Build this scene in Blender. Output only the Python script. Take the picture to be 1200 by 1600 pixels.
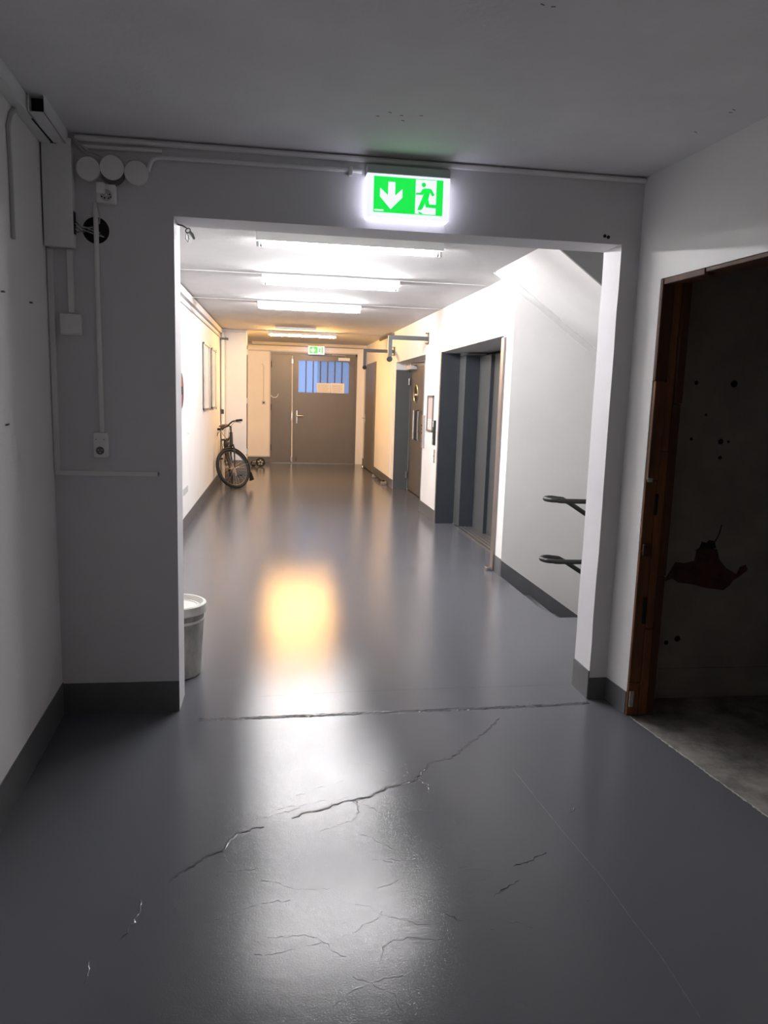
import bpy, math, random
from mathutils import Vector, Matrix
random.seed(7)
for o in list(bpy.data.objects): bpy.data.objects.remove(o, do_unlink=True)
scene = bpy.context.scene
COL = scene.collection

# ------------------------------------------------------------------ camera, world, exposure
EYE = 1.5
F_PX, PITCH, YAW, ROLL = 1158.67, 0.1508, 0.1455, 0.0305
def make_camera():
    cy, sy, cp, sp = math.cos(YAW), math.sin(YAW), math.cos(PITCH), math.sin(PITCH)
    Fv = Vector((sy*cp, cy*cp, -sp)); R0 = Vector((cy, -sy, 0)); U0 = R0.cross(Fv)
    R = math.cos(ROLL)*R0 + math.sin(ROLL)*U0; U = -math.sin(ROLL)*R0 + math.cos(ROLL)*U0
    cd = bpy.data.cameras.new('camera'); cd.sensor_fit = 'VERTICAL'; cd.sensor_height = 36.0
    cd.lens = F_PX/1600*36.0; cd.clip_start = 0.02; cd.clip_end = 100
    c = bpy.data.objects.new('camera', cd); COL.objects.link(c)
    m = Matrix((R, U, -Fv)).transposed().to_4x4(); m.translation = Vector((0, 0, EYE)); c.matrix_world = m
    scene.camera = c
make_camera()
w = bpy.data.worlds.new('world'); scene.world = w; w.use_nodes = True
bg = w.node_tree.nodes['Background']; bg.inputs['Color'].default_value = (0.42, 0.56, 0.95, 1); bg.inputs['Strength'].default_value = 1.25
scene.view_settings.view_transform = 'Standard'; scene.view_settings.look = 'None'
scene.view_settings.gamma = 1.0; scene.view_settings.use_curve_mapping = False
scene.view_settings.exposure = 0.15
COOL = (1.0, 0.978, 0.995); COOL_L = 385.0
WARM = (1.0, 0.53, 0.175); WARM_L = 610.0
SIGN_L = 1.3

# ------------------------------------------------------------------ materials
MATS = {}
def mat(name, col, rough=0.6, metal=0.0, var=0.0, vscale=3.0, bump=0.0, bscale=80.0, bdist=0.002, col2=None, spec=None,
        emit=None, estr=0.0, coat=0.0, stretch=None, detail=6.0, bump2=0.0, b2scale=8.0, b2dist=0.01, rvar=0.0):
    m = bpy.data.materials.new(name); m.use_nodes = True; nt = m.node_tree; N, L = nt.nodes, nt.links
    b = N['Principled BSDF']
    b.inputs['Base Color'].default_value = (*col, 1); b.inputs['Roughness'].default_value = rough
    b.inputs['Metallic'].default_value = metal
    if spec is not None: b.inputs['Specular IOR Level'].default_value = spec
    if coat: b.inputs['Coat Weight'].default_value = coat; b.inputs['Coat Roughness'].default_value = 0.12
    if emit: b.inputs['Emission Color'].default_value = (*emit, 1); b.inputs['Emission Strength'].default_value = estr
    tc = N.new('ShaderNodeTexCoord'); mp = N.new('ShaderNodeMapping'); L.new(tc.outputs['Object'], mp.inputs['Vector'])
    if stretch: mp.inputs['Scale'].default_value = stretch
    if var or col2:
        nz = N.new('ShaderNodeTexNoise'); nz.inputs['Scale'].default_value = vscale; nz.inputs['Detail'].default_value = detail
        nz.inputs['Roughness'].default_value = 0.65
        L.new(mp.outputs[0], nz.inputs['Vector'])
        rp = N.new('ShaderNodeValToRGB'); L.new(nz.outputs['Fac'], rp.inputs['Fac'])
        rp.color_ramp.elements[0].position = 0.35; rp.color_ramp.elements[1].position = 0.65
        c2 = col2 if col2 else tuple(c*(1-var) for c in col)
        rp.color_ramp.elements[0].color = (*c2, 1); rp.color_ramp.elements[1].color = (*col, 1)
        L.new(rp.outputs['Color'], b.inputs['Base Color'])
    if rvar:
        nr_ = N.new('ShaderNodeTexNoise'); nr_.inputs['Scale'].default_value = 2.2; nr_.inputs['Detail'].default_value = 5
        L.new(mp.outputs[0], nr_.inputs['Vector'])
        mr = N.new('ShaderNodeMapRange'); mr.inputs[1].default_value = 0.3; mr.inputs[2].default_value = 0.7
        mr.inputs[3].default_value = rough-rvar; mr.inputs[4].default_value = rough+rvar
        L.new(nr_.outputs['Fac'], mr.inputs[0]); L.new(mr.outputs[0], b.inputs['Roughness'])
    prev = None
    for (st, sc, di) in ((bump2, b2scale, b2dist), (bump, bscale, bdist)):
        if st:
            n2 = N.new('ShaderNodeTexNoise'); n2.inputs['Scale'].default_value = sc; n2.inputs['Detail'].default_value = 3
            L.new(mp.outputs[0], n2.inputs['Vector'])
            bp = N.new('ShaderNodeBump'); bp.inputs['Strength'].default_value = st; bp.inputs['Distance'].default_value = di
            L.new(n2.outputs['Fac'], bp.inputs['Height'])
            if prev: L.new(prev.outputs[0], bp.inputs['Normal'])
            prev = bp
    if prev: L.new(prev.outputs[0], b.inputs['Normal'])
    MATS[name] = m; return m
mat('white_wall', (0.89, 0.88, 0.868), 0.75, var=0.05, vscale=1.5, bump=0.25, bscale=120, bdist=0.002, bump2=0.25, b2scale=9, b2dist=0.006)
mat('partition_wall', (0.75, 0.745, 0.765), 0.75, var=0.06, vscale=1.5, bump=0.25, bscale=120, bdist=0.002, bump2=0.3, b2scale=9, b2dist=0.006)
mat('jamb_wall', (0.78, 0.77, 0.75), 0.6, var=0.08, vscale=5, bump=0.3, bscale=90, bdist=0.003, bump2=0.6, b2scale=14, b2dist=0.01)
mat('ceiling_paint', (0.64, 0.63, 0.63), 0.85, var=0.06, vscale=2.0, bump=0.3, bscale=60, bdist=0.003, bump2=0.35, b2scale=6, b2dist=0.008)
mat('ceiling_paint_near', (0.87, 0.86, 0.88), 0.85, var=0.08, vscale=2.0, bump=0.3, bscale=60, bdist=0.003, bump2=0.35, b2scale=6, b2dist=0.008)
mat('floor_paint', (0.118, 0.122, 0.136), 0.125, bump=0.38, bscale=240, bdist=0.001, bump2=0.12, b2scale=22, b2dist=0.004, spec=0.21)
mat('baseboard_paint', (0.14, 0.143, 0.15), 0.4, var=0.15, vscale=6, bump=0.2, bscale=60)
mat('crack_dark', (0.03, 0.03, 0.032), 0.8)
mat('scratch', (0.16, 0.165, 0.175), 0.4)
mat('chip_pale', (0.55, 0.54, 0.5), 0.8, var=0.4, vscale=40)
mat('concrete_raw', (0.34, 0.325, 0.30), 0.85, col2=(0.10, 0.096, 0.086), vscale=4.5, bump=0.6, bscale=40, bdist=0.006, detail=9)
mat('store_wall', (0.40, 0.385, 0.34), 0.9, var=0.25, vscale=3, bump=0.4, bscale=50, bdist=0.004)
mat('brick_red', (0.12, 0.05, 0.04), 0.9, var=0.4, vscale=20, bump=0.5, bscale=60)
mat('hole_dark', (0.012, 0.012, 0.012), 0.9)
mat('wood_brown', (0.26, 0.105, 0.035), 0.7, col2=(0.09, 0.032, 0.014), vscale=9, stretch=(1, 1, 0.12), bump=0.5, bscale=30, bdist=0.006)
mat('wood_dark', (0.11, 0.042, 0.018), 0.75, col2=(0.05, 0.018, 0.01), vscale=9, stretch=(1, 1, 0.12), bump=0.5, bscale=30, bdist=0.006)
mat('plastic_white', (0.92, 0.92, 0.90), 0.45, var=0.05, vscale=8)
mat('plastic_grey', (0.60, 0.60, 0.60), 0.5, var=0.06, vscale=8)
mat('batten_white', (0.80, 0.82, 0.80), 0.4)
mat('trunk_grey', (0.90, 0.90, 0.90), 0.55, var=0.06, vscale=5)
mat('cable_grey', (0.55, 0.55, 0.55), 0.5)
mat('cable_dark', (0.16, 0.15, 0.15), 0.6)
mat('door_grey', (0.155, 0.145, 0.138), 0.38, var=0.08, vscale=3, bump=0.05, bscale=60)
mat('lift_metal', (0.20, 0.19, 0.182), 0.36, metal=0.45, var=0.15, vscale=3, stretch=(1, 1, 0.3))
mat('navy_paint', (0.032, 0.038, 0.047), 0.45, var=0.1, vscale=3)
mat('panel_grey', (0.095, 0.098, 0.098), 0.4, var=0.06, vscale=3)
mat('steel', (0.55, 0.51, 0.48), 0.32, metal=0.9, var=0.1, vscale=6)
mat('steel_frame', (0.30, 0.255, 0.235), 0.42, metal=0.6, var=0.1, vscale=6)
mat('steel_dark', (0.28, 0.28, 0.28), 0.35, metal=0.8)
mat('chrome', (0.72, 0.71, 0.69), 0.2, metal=1.0)
mat('bracket_grey', (0.085, 0.09, 0.088), 0.45, var=0.05)
mat('black_paint', (0.018, 0.018, 0.018), 0.4)
mat('black_rubber', (0.016, 0.015, 0.015), 0.75)
mat('saddle_brown', (0.11, 0.055, 0.03), 0.55)
mat('paper', (0.92, 0.90, 0.87), 0.7)
mat('paper_pink', (0.66, 0.52, 0.50), 0.7)
mat('ink_grey', (0.40, 0.37, 0.36), 0.8)
mat('red_paint', (0.13, 0.006, 0.012), 0.35)
mat('bucket_white', (0.72, 0.71, 0.66), 0.5, var=0.05)
mat('bucket_dirty', (0.60, 0.585, 0.55), 0.55, col2=(0.22, 0.21, 0.205), vscale=6, stretch=(1, 1, 0.5))
mat('string_grey', (0.26, 0.255, 0.26), 0.8, var=0.05)
mat('gasket_brown', (0.09, 0.05, 0.05), 0.8)
mat('tube_cool', (0.9, 0.9, 0.9), 0.4, emit=COOL, estr=COOL_L)
mat('tube_warm', (0.9, 0.9, 0.9), 0.4, emit=WARM, estr=WARM_L)
mat('sign_white', (0.9, 0.9, 0.9), 0.4, emit=(0.84, 0.84, 1.0), estr=SIGN_L*0.70)
mat('sign_glow', (0.9, 0.9, 0.9), 0.4, emit=(0.84, 0.82, 1.0), estr=SIGN_L*2.2)
mat('sign_green', (0.05, 0.5, 0.15), 0.4, emit=(0.005, 0.55, 0.045), estr=SIGN_L)
mat('sign_case', (0.50, 0.53, 0.53), 0.45)
def glass_mat():
    m = bpy.data.materials.new('window_glass'); m.use_nodes = True; nt = m.node_tree; N, L = nt.nodes, nt.links
    N.remove(N['Principled BSDF']); out = N['Material Output']
    tr = N.new('ShaderNodeBsdfTransparent'); tr.inputs[0].default_value = (0.85, 0.87, 0.9, 1)
    gl = N.new('ShaderNodeBsdfTranslucent'); gl.inputs[0].default_value = (0.8, 0.85, 0.9, 1)
    mx = N.new('ShaderNodeMixShader'); mx.inputs[0].default_value = 0.25
    L.new(tr.outputs[0], mx.inputs[1]); L.new(gl.outputs[0], mx.inputs[2]); L.new(mx.outputs[0], out.inputs[0]); MATS['window_glass'] = m
glass_mat()

# ------------------------------------------------------------------ mesh builder
class MB:
    def __init__(s): s.v = []; s.f = []
    def add(s, vs, fs):
        b = len(s.v); s.v += [tuple(v) for v in vs]; s.f += [tuple(i+b for i in f) for f in fs]; return s
    def box(s, x0, x1, y0, y1, z0, z1):
        return s.add([(x0,y0,z0),(x1,y0,z0),(x1,y1,z0),(x0,y1,z0),(x0,y0,z1),(x1,y0,z1),(x1,y1,z1),(x0,y1,z1)],
                     [(3,2,1,0),(4,5,6,7),(0,1,5,4),(1,2,6,5),(2,3,7,6),(3,0,4,7)])
    def obox(s, c, ax, ay, az, hx, hy, hz):
        c, ax, ay, az = Vector(c), Vector(ax), Vector(ay), Vector(az)
        vs = [c+ax*hx*i+ay*hy*j+az*hz*k for k in (-1,1) for (i,j) in ((-1,-1),(1,-1),(1,1),(-1,1))]
        return s.add(vs, [(3,2,1,0),(4,5,6,7),(0,1,5,4),(1,2,6,5),(2,3,7,6),(3,0,4,7)])
    def prism(s, poly, axis, a, b):
        def P(p, t): return {'z': (p[0],p[1],t), 'y': (p[0],t,p[1]), 'x': (t,p[0],p[1])}[axis]
        n = len(poly); vs = [P(p, a) for p in poly]+[P(p, b) for p in poly]
        area = sum(poly[i][0]*poly[(i+1)%n][1]-poly[(i+1)%n][0]*poly[i][1] for i in range(n))
        flip = (area > 0) != (axis == 'y'); 
        if b < a: flip = not flip
        f1, f2 = tuple(range(n)), tuple(range(n, 2*n))
        fs = [f1[::-1], f2] if flip else [f1, f2[::-1]]
        for i in range(n):
            j = (i+1) % n; q = (i, j, j+n, i+n); fs.append(q if flip else q[::-1])
        return s.add(vs, fs)
    def tube(s, pts, r, n=8, closed=False, cap=True):
        pts = [Vector(p) for p in pts]; k = len(pts); rs = r if isinstance(r, (list, tuple)) else [r]*k
        up = Vector((0,0,1)); vs = []; prev = None
        for i, p in enumerate(pts):
            if closed: t = pts[(i+1)%k]-pts[i-1]
            else: t = pts[min(i+1,k-1)]-pts[max(i-1,0)]
            t.normalize()
            if prev is None:
                a = t.cross(up)
                if a.length < 1e-3: a = t.cross(Vector((0,1,0)))
            else: a = prev - t*prev.dot(t)
            a.normalize(); prev = a; b = t.cross(a)
            for j in range(n):
                an = 2*math.pi*j/n; vs.append(p+(a*math.cos(an)+b*math.sin(an))*rs[i])
        fs = []
        for i in range(k if closed else k-1):
            for j in range(n):
                a0, a1 = i*n+j, i*n+(j+1)%n; b0, b1 = ((i+1)%k)*n+j, ((i+1)%k)*n+(j+1)%n
                fs.append((a0,a1,b1,b0))
        if not closed and cap: fs += [tuple(range(n))[::-1], tuple(range((k-1)*n, k*n))]
        return s.add(vs, fs)
    def lathe(s, prof, c, axis='z', n=32, closed_profile=False):
        vs = []; fs = []; m = len(prof); c = Vector(c)
        for j in range(n):
            an = 2*math.pi*j/n
            for (r, h) in prof:
                if axis == 'z': d = Vector((r*math.cos(an), r*math.sin(an), h))
                elif axis == 'y': d = Vector((r*math.cos(an), h, r*math.sin(an)))
                else: d = Vector((h, r*math.cos(an), r*math.sin(an)))
                vs.append(c+d)
        for j in range(n):
            for i in range(m-1 if not closed_profile else m):
                a, b = j*m+i, j*m+(i+1)%m; c2, d2 = ((j+1)%n)*m+(i+1)%m, ((j+1)%n)*m+i
                fs.append((a,d2,c2,b))
        return s.add(vs, fs)
    def ring(s, c, u, v, R, r, n=40, k=8):
        c, u, v = Vector(c), Vector(u), Vector(v)
        return s.tube([c+u*R*math.cos(2*math.pi*i/n)+v*R*math.sin(2*math.pi*i/n) for i in range(n)], r, k, closed=True)
    def build(s, name, m, parent=None, smooth=False, bevel=0.0, fix=True):
        off = Vector(parent['woff']) if parent is not None else Vector((0,0,0))
        me = bpy.data.meshes.new(name); me.from_pydata([tuple(Vector(v)-off) for v in s.v], [], s.f); me.update()
        if fix:
            import bmesh
            bm = bmesh.new(); bm.from_mesh(me); bmesh.ops.recalc_face_normals(bm, faces=bm.faces); bm.to_mesh(me); bm.free()
        me.materials.append(MATS[m])
        if smooth:
            for p in me.polygons: p.use_smooth = True
            try: me.set_sharp_from_angle(angle=math.radians(40))
            except Exception: pass
        o = bpy.data.objects.new(name, me); COL.objects.link(o)
        if parent is not None: o.parent = parent
        o['woff'] = tuple(off)
        if bevel:
            bv = o.modifiers.new('bevel', 'BEVEL'); bv.width = bevel; bv.segments = 2; bv.limit_method = 'ANGLE'
        return o
def tag(o, label=None, cat=None, group=None, kind=None):
    if label: o['label'] = label
    if cat: o['category'] = cat
    if group: o['group'] = group
    if kind: o['kind'] = kind
    return o
def thing(name, loc, label, cat, group=None, kind=None):
    o = bpy.data.objects.new(name, None); COL.objects.link(o); o.location = loc; o.empty_display_size = 0.05
    o['woff'] = tuple(loc); return tag(o, label, cat, group, kind)
def struct(name, mb, m, label, smooth=False, bevel=0.0):
    return tag(mb.build(name, m, None, smooth, bevel), label, None, None, 'structure')
def B(*a): return MB().box(*a)
def arc(c, u, v, R, a0, a1, n):
    c, u, v = Vector(c), Vector(u), Vector(v)
    return [c+u*R*math.cos(a0+(a1-a0)*i/n)+v*R*math.sin(a0+(a1-a0)*i/n) for i in range(n+1)]

# ------------------------------------------------------------------ the setting
XR, XL, YP, TP = 1.944, -1.002, 3.457, 0.196          # corridor walls, partition face and thickness
JL, JR, ZL = -0.450, 1.600, 2.254                     # opening in the partition
ZN = 2.559
NL = lambda y: -0.977+0.051*(YP-y)
NR = lambda y: 1.694+0.0789*(YP-y)
ZC = lambda y: 2.516+0.0085*y
YB, YE, YF = -3.2, 17.0, 13.55

floor = MB().prism([(-1.2,YB-.1),(2.35,YB-.1),(1.86+.0789*2.1+.07,0.0),(1.845,2.2),(1.712,3.262),(1.75,3.3),(1.75,3.46),(4.6,3.46),(4.6,4.88),(1.945,4.88),(1.945,6.3),(2.6,6.3),(2.6,17.6),(-1.2,17.6)], 'z', -0.12, 0.0)
floor = struct('floor', floor, 'floor_paint', 'glossy grey painted concrete floor running down the corridor')
struct('floor_storeroom', MB().prism([(1.8,-1.2),(4.6,-1.2),(4.6,3.5),(1.715,3.5),(1.712,3.262),(1.845,2.2),(1.97,.6)], 'z', -0.12, -0.003), 'concrete_raw', 'bare mottled concrete floor inside the dark doorway')
# ceilings
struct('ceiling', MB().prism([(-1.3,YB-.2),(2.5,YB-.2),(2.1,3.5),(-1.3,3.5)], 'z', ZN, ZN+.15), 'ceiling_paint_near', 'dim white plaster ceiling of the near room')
def slab(poly, th=.15):
    n = len(poly); vs = [(x,y,ZC(y)) for x,y in poly]+[(x,y,ZC(y)+th) for x,y in poly]
    return MB().add(vs, [tuple(range(n))[::-1], tuple(range(n,2*n))]+[(i,(i+1)%n,(i+1)%n+n,i+n) for i in range(n)])
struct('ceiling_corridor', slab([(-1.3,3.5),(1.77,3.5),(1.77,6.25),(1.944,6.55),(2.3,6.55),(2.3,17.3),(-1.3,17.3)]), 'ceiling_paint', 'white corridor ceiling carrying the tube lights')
struct('ceiling_stairwell', B(1.77,4.7,3.5,6.2,2.72,2.85), 'ceiling_paint', 'white ceiling high over the stairwell')
# near walls
def wall_slant(fn, side, y0, y1, z0, z1, th):
    return [(fn(y0), y0), (fn(y1), y1), (fn(y1)+side*th, y1), (fn(y0)+side*th, y0)], z0, z1
p, a, b = wall_slant(NL, -1, YB, YP+.05, -.1, ZN+.1, .2)
wl = struct('wall_left', MB().prism(p,'z',a,b), 'white_wall', 'plain white wall of the near room left of the opening')
DY0, DY1, DZ = 2.15, 3.262, 2.075
rw = MB()
for (y0,y1,z0,z1) in ((YB,DY0,-.1,ZN+.1),(DY1,YP+.05,-.1,ZN+.1),(DY0,DY1,DZ,ZN+.1)):
    p, a, b = wall_slant(NR, 1, y0, y1, z0, z1, .15); rw.prism(p,'z',a,b)
wr = struct('wall_right', rw, 'white_wall', 'white wall of the near room around the dark doorway')
struct('wall_back', B(-1.3,2.6,YB-.2,YB,-.1,ZN+.1), 'white_wall', 'white wall at the rear of the near room')
# partition with ragged right jamb
def ragged(x, z0, z1, step, amp, seed):
    r = random.Random(seed); z = z0; out = []
    while z < z1: out.append((x+r.uniform(-amp,amp), z)); z += step*r.uniform(.6,1.4)
    out.append((x, z1)); return out
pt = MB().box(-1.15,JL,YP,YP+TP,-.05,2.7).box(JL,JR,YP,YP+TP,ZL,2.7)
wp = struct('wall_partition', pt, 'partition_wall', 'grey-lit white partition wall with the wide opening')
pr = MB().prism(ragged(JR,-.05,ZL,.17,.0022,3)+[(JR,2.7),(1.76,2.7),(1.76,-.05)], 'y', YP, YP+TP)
struct('wall_partition_pier', pr, 'partition_wall', 'narrow pier right of the opening with a chipped edge')
struct('wall_partition_extension', B(1.76,4.7,YP+.05,YP+TP,-.1,2.8), 'white_wall', 'white wall hidden beside the stair landing')
# store room
sw = struct('wall_storeroom', B(1.80,4.6,3.445,3.50,-.1,2.6), 'store_wall', 'dark stained plaster wall inside the storeroom')
struct('wall_storeroom_side', MB().box(4.6,4.7,-1.3,3.5,-.1,2.6).box(2.25,4.6,-1.3,-1.2,-.1,2.6), 'store_wall', 'far dark walls of the storeroom')
struct('ceiling_storeroom', MB().prism([(1.87,3.5),(4.7,3.5),(4.7,-1.3),(2.2,-1.3)], 'z', 2.5, 2.6), 'store_wall', 'dark ceiling of the storeroom')
# corridor walls
wcl = struct('wall_corridor_left', B(XL-.2,XL,YP+TP,YF+.1,-.1,2.8), 'white_wall', 'long white left wall of the corridor')
EY0, EY1, EZ = 6.40, 8.885, 2.09
LY0, LY1, LZ = 9.885, 12.38, 2.105
cr = MB()
for (y0,y1,z0,z1) in ((6.13,EY0,-.1,2.8),(EY0,EY1,EZ,2.8),(EY1,LY0,-.1,2.8),(LY0,LY1,LZ,2.8),(LY1,17.3,-.1,2.8)): cr.box(XR,XR+.56,y0,y1,z0,z1)
wcr = struct('wall_corridor_right', cr, 'white_wall', 'white right wall of the corridor with the lift openings')
struct('wall_lift_shaft', MB().box(2.5,2.6,6.2,12.6,-.1,2.8), 'navy_paint', 'dark back of the lift recesses')
we = struct('wall_end', MB().box(-1.3,-.15,YE,YE+.2,-.1,2.8).box(1.76,2.2,YE,YE+.2,-.1,2.8).box(-.15,1.76,YE,YE+.2,2.475,2.8), 'white_wall', 'end wall around the double exit door')
struct('wall_pillar', MB().prism([(XL-.1,YF),(-.545,YF),(-.66,YE+.05),(XL-.1,YE+.05)],'z',-.05,2.8), 'white_wall', 'white pier jutting out behind the bicycle')
struct('trim_1', B(-.56,1.96,YE-.34,YE+.05,2.60,2.8), 'ceiling_paint', 'shallow ceiling downstand above the exit door')
# stairwell
ws = struct('wall_stair', MB().box(XR+.56,4.7,6.13,6.3,-2.2,2.8).box(XR+.001,XR+.56,6.13,6.3,-2.2,-.1), 'white_wall', 'off-white stairwell wall under the sloping soffit')
struct('wall_stair_far', B(4.6,4.7,3.5,6.3,-2.2,2.8), 'white_wall', 'end wall of the stairwell')
SL = 0.70
sof = MB().prism([(1.77,ZC(5.5)-.002),(1.77,2.72),(4.6,2.72),(4.6,ZC(5.5)-.002-SL*2.83)], 'y', 4.90, 6.13)
stf = thing('stair_flight', (1.77,5.5,2.5), 'sloping white underside of an upper stair flight right of the corridor', 'stairs')
sof.build('soffit', 'white_wall', stf)
MB().prism([(1.77,ZC(5.5)-.004),(1.77,2.72),(4.6,2.72),(4.6,ZC(5.5)-.004-SL*2.83)], 'y', 4.88, 4.90).build('string_face', 'string_grey', stf)
d = .012
MB().prism([(1.772,ZC(5.5)-.002-d),(1.772,ZC(5.5)),(4.6,ZC(5.5)-SL*2.83),(4.6,ZC(5.5)-.002-d-SL*2.83)], 'y', 5.99, 6.129).build('edge_band', 'white_wall', stf)
z5 = ZC(6.3)
MB().add([(1.772,6.24,z5+.002),(1.945,6.55,z5+.002),(1.945,6.128,z5-.128),(1.772,6.128,z5-.012),(1.95,6.3,z5+.1)], [(0,1,2),(0,2,3),(0,1,4),(1,2,4),(2,3,4),(3,0,4)]).build('corner_gusset', 'white_wall', stf)
std = thing('stair_steps', (1.945,5.5,-.2), 'grey steps going down right of the corridor floor edge', 'stairs')
for k in range(8):
    B(1.945+.25*k, 1.945+.25*(k+1)+.02, 4.88, 6.13, -.172*(k+1)-.2, -.172*(k+1)).build('step', 'floor_paint', std)
struct('wall_stair_base', MB().box(1.945,4.6,4.80,4.88,-2.2,-.12).box(1.945,4.6,4.88,6.13,-2.3,-2.2).box(1.90,1.945,4.8,6.3,-2.3,-.12), 'white_wall', 'white sides of the stair pit')

# baseboards (painted dark bands)
BH = .155
def bbs(name, fn, side, y0, y1, h, label):
    q = [(fn(y0),y0),(fn(y1),y1),(fn(y1)+side*.004,y1),(fn(y0)+side*.004,y0)]
    return struct(name, MB().prism(q,'z',0,h), 'baseboard_paint', label)
bbs('baseboard_left', NL, 1, YB, YP, BH, 'dark grey painted band along the foot of the left wall')
struct('baseboard_partition', B(NL(YP),JL,YP-.004,YP,0,.150), 'baseboard_paint', 'dark grey band at the foot of the partition')
struct('baseboard_pier', MB().box(JR-.004,1.695,YP-.004,YP,0,.115).box(JR-.006,JR,YP,YP+TP,0,.15), 'baseboard_paint', 'dark grey band around the foot of the right pier')
bbs('baseboard_right', NR, -1, DY1, YP-.004, .115, 'short grey band between pier and doorway')
struct('baseboard_corridor_left', B(XL,XL+.004,YP+TP,YF,0,.15), 'baseboard_paint', 'grey band along the foot of the left corridor wall')
rb = MB()
for (y0,y1) in ((6.13,EY0-.09),(EY1+.05,LY0),(LY1,16.99)): rb.box(XR-.004,XR,y0,y1,0,.15)
struct('baseboard_corridor_right', rb, 'baseboard_paint', 'grey band along the foot of the right corridor wall')
struct('baseboard_pillar', B(XL,-.545,YF-.004,YF,0,.34), 'baseboard_paint', 'tall grey band at the foot of the pier behind the bicycle')
struct('baseboard_end', MB().box(-.66,-.15,YE-.004,YE,0,.13), 'baseboard_paint', 'grey band at the foot of the end wall')
struct('baseboard_stair', MB().prism([(1.945,.14),(4.5,.14-.686*2.555),(4.5,-.2-.686*2.555),(1.945,-.2)], 'y', 6.124, 6.13), 'baseboard_paint', 'grey band following the stairs down the stairwell wall')

# ------------------------------------------------------------------ floor cracks, joint, scratch (parts of the floor)
def ribbon(pts, w, name, m, z=.0006, jit=.004, step=.012, wj=.6, seed=1, ridge=0):
    r = random.Random(seed); P = [Vector((x,y,0)) for x,y in pts]; path = []
    for a, b in zip(P[:-1], P[1:]):
        n = max(1, int((b-a).length/step)); t = (b-a).normalized(); s = Vector((-t.y,t.x,0))
        for i in range(n): path.append(a.lerp(b, i/n)+s*r.uniform(-jit,jit))
    path.append(P[-1]); mb = MB(); vs = []; fs = []; k = len(path)
    for i, q in enumerate(path):
        t = (path[min(i+1,k-1)]-path[max(i-1,0)]); t.normalize(); s = Vector((-t.y,t.x,0))
        ww = w*.5*(1+r.uniform(-wj,wj))*min(1, .25+min(i,k-1-i)/5)
        if ridge: vs += [q-s*ww+Vector((0,0,.0001)), q+Vector((0,0,ridge*r.uniform(.2,1))), q+s*ww+Vector((0,0,.0001))]
        else: vs += [q-s*ww+Vector((0,0,z)), q+s*ww+Vector((0,0,z))]
    st = 3 if ridge else 2
    for i in range(k-1):
        for j in range(st-1): fs.append((i*st+j, (i+1)*st+j, (i+1)*st+j+1, i*st+j+1))
    return mb.add(vs, fs).build(name, m, floor, fix=False)
CR = dict(main=[(1.073,3.276),(.978,3.143),(.864,3.022),(.772,2.921),(.73,2.884),(.648,2.863),(.582,2.76),(.546,2.712),(.491,2.692),(.424,2.664),(.354,2.608),(.316,2.598),(.279,2.592),(.217,2.566),(.167,2.536),(.12,2.527),(.061,2.49)],
  a=[(-.04,2.451),(-.131,2.412),(-.175,2.32),(-.223,2.283),(-.269,2.237),(-.325,2.169)], b=[(-.392,2.095),(-.389,2.025),(-.406,1.974),(-.423,1.93)],
  c=[(-.483,1.86),(-.473,1.803),(-.483,1.781)], d=[(1.114,2.495),(1.11,2.46),(1.087,2.44)], e=[(.908,2.21),(.85,2.173),(.775,2.146)], f=[(.772,2.071),(.721,2.044),(.668,2.004)],
  g=[(.30,2.59),(.31,2.54),(.295,2.50)], h=[(.56,2.74),(.60,2.68),(.59,2.62)])
for i, (k, pts) in enumerate(CR.items()):
    big = k == 'main'
    if k in ('main','a','g','d'): ribbon(pts, .004 if big else .002, 'crack', 'crack_dark', seed=i+1, jit=.006)
    ribbon([(x+.003,y-.005) for x,y in pts], .009 if big else .007, 'crack_lip', 'floor_paint', seed=i+1, jit=.006, ridge=.0022)
rr = random.Random(5)
for i in range(26):      # fine map cracking around the lamp reflections
    x, y = rr.uniform(-.05,.62), rr.uniform(1.7,2.95); pts = [(x,y)]; an = rr.uniform(-.5,.5)+(math.pi if rr.random()<.5 else 0)
    for k in range(rr.randint(3,6)):
        an += rr.uniform(-.7,.7); x += .05*math.cos(an); y += .03*math.sin(an); pts.append((x,y))
    ribbon(pts, .004, 'hairline_crack', 'floor_paint', seed=50+i, jit=.004, ridge=.0007)
for i in range(14):
    x, y = rr.uniform(.5,1.45), rr.uniform(1.6,3.0); an = rr.uniform(0,6.28)
    ribbon([(x,y),(x+.03*math.cos(an),y+.03*math.sin(an)),(x+.05*math.cos(an+.6),y+.05*math.sin(an+.6))], .004, 'hairline_crack', 'floor_paint', seed=90+i, jit=.003, ridge=.0008)
JT = [(-.352,3.346),(-.117,3.350),(.523,3.368),(.908,3.378),(1.375,3.392),(1.586,3.409)]
ribbon(JT, .0045, 'floor_joint', 'crack_dark', seed=31, jit=.003, wj=.95)
ribbon([(x,y-.010) for x,y in JT], .014, 'joint_lip', 'floor_paint', seed=32, jit=.003, ridge=.004)
ribbon([(x,y+.010) for x,y in JT], .012, 'joint_lip', 'floor_paint', seed=33, jit=.003, ridge=.003)
ribbon([(-.093,3.60),(.393,3.635),(1.59,3.655)], .003, 'floor_joint', 'crack_dark', seed=34, jit=.001)
ribbon([(.978,2.78),(1.017,2.314),(1.047,2.06),(1.052,1.851),(1.063,1.721),(1.055,1.486)], .0014, 'scratch_mark', 'scratch', seed=35, jit=.001, wj=.8)
ribbon([(1.715,3.258),(1.76,2.89),(1.80,2.56),(1.847,2.19)], .008, 'paint_edge', 'chip_pale', seed=36, jit=.003, wj=.7, z=.001)
ribbon([(.31,2.603),(.328,2.606),(.345,2.60)], .016, 'pit', 'crack_dark', seed=37, jit=.004)
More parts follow.
